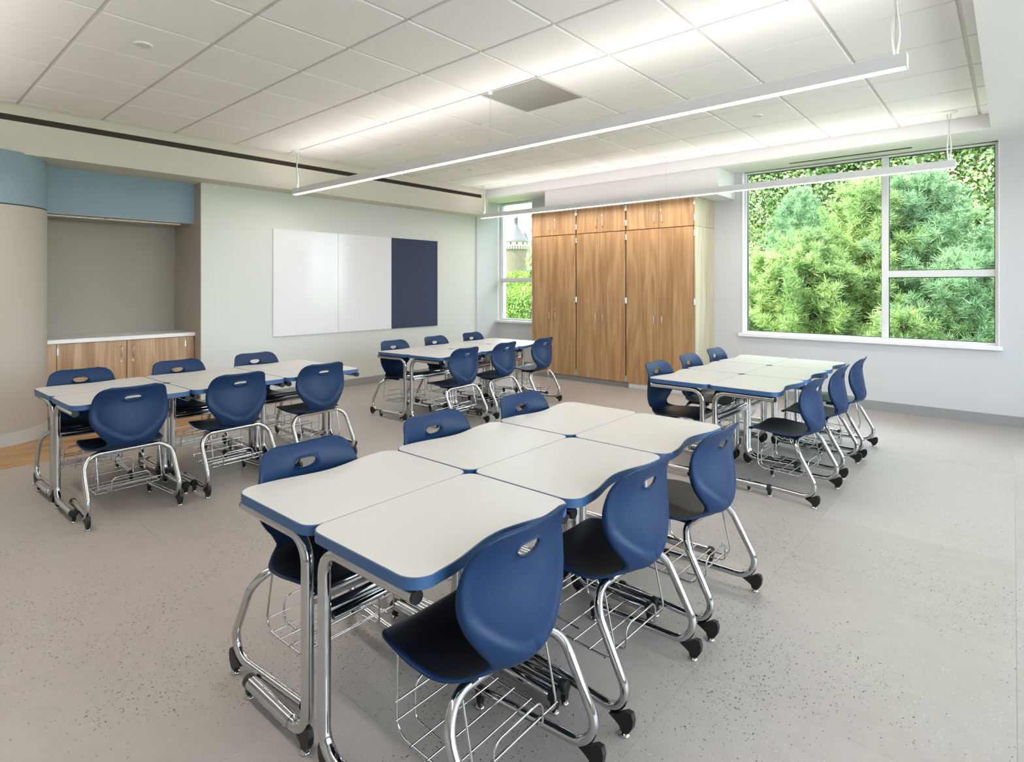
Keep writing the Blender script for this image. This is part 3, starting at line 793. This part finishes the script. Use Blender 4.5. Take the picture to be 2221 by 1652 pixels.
# ------------------------------------------------------------------ pendant lights
def pendant(y, label, x0=-6.25, x1=-0.385):
    p = empty('pendant_light', ((x0 + x1) / 2, y, 2.41)); tag(p, label, 'light', 'linear pendant lights')
    p.location = (0, 0, 0)
    hw = 0.032
    m = MB(); m.box(x0, x1, y - hw, y - hw + 0.004, 2.414, 2.482, bev=0.001); m.box(x0, x1, y + hw - 0.004, y + hw, 2.414, 2.482, bev=0.001)
    m.box(x0, x1, y - hw + 0.004, y + hw - 0.004, 2.44, 2.462); m.build('housing', M['alum'], p)
    for x in (x0, x1):
        m = MB(); m.box(x - 0.003, x + 0.003, y - hw - 0.001, y + hw + 0.001, 2.411, 2.483, bev=0.001); m.build('end_cap', M['alum'], p)
    m = MB(); m.box(x0 + 0.004, x1 - 0.004, y - hw + 0.0045, y + hw - 0.0045, 2.4143, 2.425); m.build('lens', M['lens'], p)
    m = MB(); m.box(x0 + 0.004, x1 - 0.004, y - hw + 0.006, y + hw - 0.006, 2.462, 2.472); m.build('uplight_lens', M['uplens'], p)
    for x in (x0 + 0.05, -3.15, x1 - 0.045):
        big = x != -3.15
        m = MB(); m.lathe([(0.062 if big else 0.02, ZC - 0.001), (0.060 if big else 0.02, ZC - 0.008), (0.02, ZC - 0.012), (0.010, ZC - 0.022)][::-1], x, y, 24); m.build('canopy', M['white'], p)
        m = MB(); m.tube([(x, y, ZC - 0.015), (x, y, 2.46)], 0.0012, 6); m.build('suspension_cable', M['nickel'], p)
        if big:
            for q in (0.008, -0.008):
                pts = [(x + q + 0.006 * math.sin(k * 1.1 + q * 200), y + 0.006 * math.cos(k * 0.9), ZC - 0.015 - (ZC - 0.015 - 2.475) * k / 8) for k in range(9)]
                m = MB(); m.tube(pts, 0.0055, 8); m.build('power_cord', M['cord'], p)
    return p
pendant(3.345, 'white linear pendant light crossing the picture, nearer to the viewer')
pendant(6.45, 'white linear pendant light hanging before the oak cabinets and large window')
pendant(0.24, 'added white linear pendant light, out of view near the viewer, for brightness')  # third fixture added out of frame to raise the room's light level

def disc(x, y, z, r, label, cat):
    o = empty('ceiling_disc', (x, y, z)); tag(o, label, cat)
    m = MB(); m.lathe([(r * 0.86, -0.010), (r, -0.004), (r, 0.001)], n=28); m.build('cover_plate', M['white'], o)
    m = MB(); m.lathe([(r * 0.5, -0.012), (r * 0.86, -0.0095)], n=28); m.build('centre_plate', M['grid'], o)
disc(-4.21, 1.216, ZC, 0.055, 'round white cover plate in a tile at the upper left of the ceiling', 'cover plate')
disc(-1.749, 5.418, ZC, 0.045, 'round white cover plate between the pendants, towards the large window', 'cover plate')
disc(-5.444, 5.394, ZC, 0.045, 'round white cover plate in the far ceiling near the left soffit', 'cover plate')
disc(-6.60, 0.86, ZS, 0.045, 'round white cover plate under the soffit above the blue column', 'cover plate')
disc(-7.02, 1.72, 2.050, 0.045, 'round white cover plate under the blue alcove header', 'cover plate')

# ------------------------------------------------------------------ outdoors
gr = MB(); gr.add([(-260, YO, -0.7), (160, YO, -0.7), (160, 320, -0.2), (-260, 320, -0.2)], [(0, 1, 2, 3)])
pv = MB(); pv.add([(XR + 0.2, -40, -0.7), (60, -40, -0.7), (60, YO, -0.7), (XR + 0.2, YO, -0.7)], [(0, 1, 2, 3)])  # unseen ground outside the added window, made pale to avoid green bounce light
struct(gr.build('ground', M['grass']), 'grass outside the windows')
struct(pv.build('added_paving', M['paving']), 'unseen pale paving added to send neutral light indoors')

def tuft_template(n, L):
    V = []; F = []
    for k in range(n):
        th = math.acos(1 - nrg.random() * 0.95); ph = nrg.random() * 2 * PI
        d = np.array([math.sin(th) * math.cos(ph), math.sin(th) * math.sin(ph), math.cos(th) * 1.0])
        l = L * (0.75 + 0.5 * nrg.random()); base = np.array([0, 0, -L * 0.45 * nrg.random()])
        sd = np.cross(d, nrg.normal(size=3)); sd /= np.linalg.norm(sd); w = 0.0042
        o = len(V); V += [base - sd * w, base + sd * w, base + d * l + sd * w * 0.5, base + d * l - sd * w * 0.5]; F.append((o, o + 1, o + 2, o + 3))
    return np.array(V), np.array(F)
TUFTS = [tuft_template(30, 0.12) for _ in range(5)]

def scatter(tmpls, P, D, scale):
    Vs = []; Fs = []; o = 0
    pick = nrg.integers(0, len(tmpls), len(P))
    for t, (tv, tf) in enumerate(tmpls):
        q = np.where(pick == t)[0]
        if len(q) == 0: continue
        d = D[q] / np.linalg.norm(D[q], axis=1, keepdims=True)
        r = nrg.normal(size=(len(q), 3)); a = np.cross(d, r); a /= np.linalg.norm(a, axis=1, keepdims=True); b = np.cross(d, a)
        R = np.stack([a, b, d], 2)
        V = np.einsum('nij,kj->nki', R, tv) * scale[q][:, None, None] + P[q][:, None, :]
        F = tf[None] + (np.arange(len(q)) * len(tv))[:, None, None] + o
        Vs.append(V.reshape(-1, 3)); Fs.append(F.reshape(-1, tf.shape[1])); o += len(q) * len(tv)
    return np.concatenate(Vs), np.concatenate(Fs)

def pine(x, y, h, rad, mat, label, z0=-0.6, dens=1.0):
    root = empty('pine_tree', (x, y, z0)); tag(root, label, 'tree', 'pines outside the large window')
    tr = MB(); tr.tube([(0.03 * math.sin(k * 2.1), 0.03 * math.cos(k * 1.7), h * k / 8) for k in range(9)], [max(0.012, 0.075 * h / 4 * (1 - k / 8.4)) for k in range(9)], 8)
    tr.build('trunk', M['bark'], root)
    br = MB(); P = []; D = []; S = []
    z = 0.25; ph = rng.random() * 6
    while z < h * 0.985:
        f = z / h
        R = rad * min(1.0, 0.45 + 1.4 * f) * (1 - f) ** 0.75 + 0.10
        nb = 7 if f < 0.8 else 5
        for k in range(nb):
            a = ph + 2 * PI * k / nb + rng.uniform(-0.3, 0.3); r = R * rng.uniform(0.72, 1.12)
            rise = (0.28 + 0.55 * f) * r + 0.05
            ca, sa = math.cos(a), math.sin(a)
            pts = [(r * t * ca, r * t * sa, z + rise * t ** 1.5 - 0.05 * r * math.sin(PI * t)) for t in (0, 0.35, 0.7, 1.0)]
            br.tube(pts, [0.016, 0.012, 0.008, 0.004], 4, cap=False)
            n = max(4, int(40 * r * dens))
            for q in range(n):
                t = 0.22 + 0.78 * (q + 0.5) / n
                side = rng.uniform(-1, 1) * 0.30 * r * (1.15 - t) + rng.uniform(-0.06, 0.06)
                px = r * t * ca - side * sa; py = r * t * sa + side * ca; pz = z + rise * t ** 1.5 + rng.uniform(-0.05, 0.12) + abs(side) * 0.15
                P.append((px, py, pz)); D.append((ca * 0.55 + rng.gauss(0, 0.3) - sa * side, sa * 0.55 + rng.gauss(0, 0.3) + ca * side, 0.75 + rng.gauss(0, 0.2))); S.append(rng.uniform(0.75, 1.2))
        z += 0.17 + 0.09 * rng.random(); ph += 0.9
    for q in range(6): P.append((rng.gauss(0, 0.04), rng.gauss(0, 0.04), h * (0.97 + 0.012 * q))); D.append((rng.gauss(0, 0.3), rng.gauss(0, 0.3), 1)); S.append(1.0)
    br.build('branches', M['bark'], root)['kind'] = 'stuff'
    V, F = scatter(TUFTS, np.array(P), np.array(D), np.array(S))
    nd = link('needles', np_mesh('needles', V, F, M[mat]), root); nd['kind'] = 'stuff'
    return root

def leafy(name, x, y, z0, h, blobs, n, leaf, mat, label, cat, group=None, trunk_r=0.12, stems=1):
    root = empty(name, (x, y, z0)); tag(root, label, cat, group)
    tr = MB()
    for s in range(stems):
        b0 = blobs[s % len(blobs)]
        bend = rng.uniform(-0.15, 0.15)
        tr.tube([(0.08 * s, 0, 0), (b0[0] * 0.25 + bend + 0.08 * s, b0[1] * 0.25, b0[2] * 0.35), (b0[0] * 0.6, b0[1] * 0.6, b0[2] * 0.7), (b0[0], b0[1], b0[2])], [trunk_r, trunk_r * 0.8, trunk_r * 0.55, trunk_r * 0.25], 8)
    for b in blobs:
        for k in range(4):
            d = Vector((rng.gauss(0, 1), rng.gauss(0, 1), abs(rng.gauss(0, 0.8)))).normalized()
            e = (b[0] + d.x * b[3] * 0.8, b[1] + d.y * b[3] * 0.8, b[2] + d.z * b[4] * 0.8)
            tr.tube([(b[0] * 0.5, b[1] * 0.5, b[2] * 0.7), (b[0], b[1], b[2] - b[4] * 0.3), e], [trunk_r * 0.4, trunk_r * 0.3, trunk_r * 0.08], 5, cap=False)
    tr.build('trunk', M['bark'], root)
    vol = np.array([b[3] ** 2 * b[4] for b in blobs]) ** 0.75; vol = vol / vol.sum()
    P = []; D = []
    for b, w in zip(blobs, vol):
        k = int(n * w)
        d = nrg.normal(size=(k, 3)); d /= np.linalg.norm(d, axis=1, keepdims=True)
        lump = 1 + 0.22 * np.sin(d[:, 0] * 6 + b[0] * 3) * np.sin(d[:, 1] * 6 + b[1] * 2) * np.sin(d[:, 2] * 6 + 1)
        r = (0.55 + 0.5 * nrg.random(k) ** 0.6) * lump
        P.append(np.stack([b[0] + d[:, 0] * b[3] * r, b[1] + d[:, 1] * b[3] * r, b[2] + d[:, 2] * b[4] * r], 1))
        D.append(d + nrg.normal(size=(k, 3)) * 0.6 + np.array([0, 0, 0.5]))
    P = np.concatenate(P); D = np.concatenate(D)
    tv = np.array([(-0.5, 0, 0), (0, -0.28, 0.06), (0.5, 0, -0.04), (0, 0.28, 0.06)]) * leaf
    V, F = scatter([(tv, np.array([(0, 1, 2, 3)]))], P, D, nrg.uniform(0.6, 1.25, len(P)))
    lf = link('foliage', np_mesh('foliage', V, F, M[mat]), root); lf['kind'] = 'stuff'
    return root

def along(u, y):          # a spot outdoors seen in the given column of the photograph, at the given depth
    r = (u - CX) / FOCAL_PX; dx = -math.sin(YAW) + math.cos(YAW) * r; dy = math.cos(YAW) + math.sin(YAW) * r
    return y / dy * dx
for u, y, top, rad, mat, label in (
        (1737, 14.6, 422, 1.35, 'pine_c', 'blue-green pine behind the left pane of the large window'),
        (1660, 11.2, 560, 1.25, 'pine', 'low yellow-green pine at the left edge of the large window'),
        (1752, 10.9, 520, 1.30, 'pine', 'bright yellow-green pine in the lower left pane'),
        (1880, 11.8, 398, 1.6, 'pine', 'tall pine with visible trunk left of the window mullion'),
        (1995, 12.2, 385, 1.7, 'pine_c', 'tall blue-green pine right of the window mullion'),
        (2120, 11.0, 560, 1.45, 'pine_c', 'darker pine filling the lower right pane'),
        (1955, 9.9, 690, 0.75, 'pine', 'small pale pine tip behind the mullion foot'),
        (2290, 12.0, 420, 1.6, 'pine_c', 'pine beyond the right edge of the large window')):
    x = along(u, y); d = math.sin(YAW) * -x + math.cos(YAW) * y
    ztop = EYE + (HORIZON - top) / FOCAL_PX * d
    pine(x, y, ztop + 0.6, rad, mat, label)
bgl = ['leafy tree far left behind the pines', 'leafy tree behind the blue-green pine', 'tall leafy tree behind the left pane', 'tall leafy tree behind the mullion', 'tall leafy tree behind the right panes', 'dark leafy tree at the right edge of the window', 'leafy tree beyond the right edge of the window', 'leafy tree hidden behind the pine gap']
for k, (u, y) in enumerate(((1540, 20), (1650, 19.5), (1775, 21.5), (1900, 20), (2030, 21), (2150, 19), (2330, 20), (1830, 25))):
    x = along(u, y)
    blobs = [(rng.uniform(-0.4, 0.4), rng.uniform(-0.4, 0.4), 2.6, 2.1, 1.7), (-0.9, 0, 4.6, 2.0, 1.7), (0.9, 0.3, 5.4, 2.0, 1.8), (0, 0, 7.2, 2.2, 2.0), (rng.uniform(-1, 1), -0.4, 9.0, 1.9, 1.8), (1.2, -0.8, 3.6, 1.2, 1.1), (-1.2, -0.9, 6.4, 1.2, 1.1)]
    leafy('broadleaf_tree', x, y, -0.6, 10, blobs, 26000, 0.125, 'leaf', bgl[k], 'tree', 'leafy trees behind the pines')
leafy('garden_tree', along(1080, 17), 17, -0.5, 3.5, [(0, 0, 1.75, 0.85, 0.66), (-0.7, 0.2, 1.9, 0.7, 0.6), (0.55, -0.1, 1.45, 0.5, 0.5)], 5200, 0.10, 'leaf_y', 'rounded bright green tree below the stone tower', 'tree', None, 0.06)
leafy('garden_tree', along(1164, 15), 15, -0.5, 4.5, [(0.1, 0, 2.7, 0.42, 0.7), (0.05, 0, 1.8, 0.42, 0.5), (-0.1, 0.0, 2.2, 0.2, 0.25)], 3600, 0.10, 'leaf_y', 'yellow-green tree right of the tower beside the cabinets', 'tree', None, 0.05)
leafy('garden_tree', along(1140, 12.5), 12.5, -0.5, 2.5, [(-0.35, 0, 1.45, 0.5, 0.42), (0.25, 0.1, 1.55, 0.45, 0.4), (-0.05, -0.1, 1.2, 0.5, 0.3), (-0.75, 0.1, 1.25, 0.42, 0.42), (-1.1, 0.15, 1.3, 0.4, 0.4)], 5200, 0.075, 'leaf_y', 'multi-stemmed bright green small tree in the lower pane of the narrow window', 'tree', None, 0.035, 4)
for u, y, lab in ((1062, 12.8, 'pale shrub beyond the jamb of the narrow window'), (1082, 13.5, 'pale shrub at the lower left of the narrow window'), (1125, 14.2, 'pale shrub behind the small tree stems'), (1170, 13.5, 'pale shrub beside the tall cabinets outside')):
    leafy('shrub', along(u, y), y, -0.5, 1.2, [(0, 0, 0.55, 0.6, 0.40), (0.4, 0.2, 0.45, 0.45, 0.35)], 2600, 0.075, 'leaf_y', lab, 'shrub', 'shrubs outside the narrow window', 0.02, 2)

# stone tower
TD = 120.0
def tpt(u, d=TD):
    r = (u - CX) / FOCAL_PX
    return (-math.sin(YAW) + math.cos(YAW) * r) * d, (math.cos(YAW) + math.sin(YAW) * r) * d
px = TD / FOCAL_PX
def tz(v): return EYE + (HORIZON - v) * px
tx, ty = tpt(1119.5)
tw = empty('stone_tower', (tx, ty, -0.5)); tag(tw, 'round rubble stone tower with a slate cone roof and lantern', 'tower')
zo = 0.5
def tl(name, prof, mat, n=40, cx=0, cy_=0, smooth=True):
    m = MB(); m.lathe([(r * px, z + zo) for r, z in prof], cx, cy_, n, smooth=smooth); return m.build(name, M[mat], tw)
tl('shaft', [(25.5, -0.5), (24, tz(600)), (23.7, tz(541))], 'stone')
tl('corbel_ring', [(23.7, tz(541.5)), (25.0, tz(540)), (25.0, tz(536))], 'pale_stone')
for k in range(30):
    a = 2 * PI * k / 30
    m = MB(); m.box(-0.16, 0.16, -0.10, 0.32, 0, tz(534.5) - tz(541)); o = m.build('corbel', M['pale_stone'], tw)
    o.location = (25.0 * px * math.cos(a), 25.0 * px * math.sin(a), tz(541) + zo); o.rotation_euler = (0, 0, a - PI / 2)
tl('parapet', [(26.3, tz(535)), (26.3, tz(524.5))], 'pale_stone')
for k in range(12):
    a = 2 * PI * k / 12 + 0.25
    m = MB(); m.box(-0.16, 0.16, -0.03, 0.05, -0.22, 0.22); o = m.build('window_slit', M['black'], tw)
    o.location = (26.3 * px * math.cos(a), 26.3 * px * math.sin(a), tz(529) + zo); o.rotation_euler = (0, 0, a - PI / 2)
tl('cone_roof', [(28.5, tz(525)), (28.3, tz(524)), (22.5, tz(517.5)), (4.6, tz(491)), (3.6, tz(486))], 'slate')
tl('lantern_base', [(4.0, tz(487)), (4.4, tz(484))], 'slate', 12)
for k in range(6):
    a = 2 * PI * k / 6
    m = MB(); m.box(-0.07, 0.07, -0.07, 0.07, tz(484.2) + zo, tz(473.5) + zo); o = m.build('lantern_post', M['slate'], tw); o.location = (3.3 * px * math.cos(a), 3.3 * px * math.sin(a), 0)
tl('lantern_roof', [(4.6, tz(473.8)), (4.4, tz(472.5)), (2.6, tz(468.5)), (0.6, tz(466.5)), (0.3, tz(450))], 'slate', 12)
ox, oy = tpt(1139, TD + 2.2); ox -= tx; oy -= ty
tl('stair_turret', [(7.0, tz(545)), (7.0, tz(517.5))], 'stone', 16, ox, oy)
tl('turret_roof', [(8.0, tz(518.5)), (7.6, tz(517)), (0.4, tz(498))], 'slate', 16, ox, oy)
for k, (u, y) in enumerate(((1060, 60), (1110, 66), (1165, 58), (1010, 64))):
    leafy('distant_tree', along(u, y), y, -0.5, 6, [(0, 0, 2.2, 2.6, 1.7), (1.5, 0, 2.6, 2.0, 1.6), (-1.6, 0.4, 1.9, 1.9, 1.4)], 2400, 0.45, 'leaf_y',
          ['distant tree left of the tower foot', 'distant tree hiding the tower foot', 'distant tree right of the tower foot', 'distant tree beyond the window jamb'][k], 'tree', 'distant trees around the tower', 0.15)
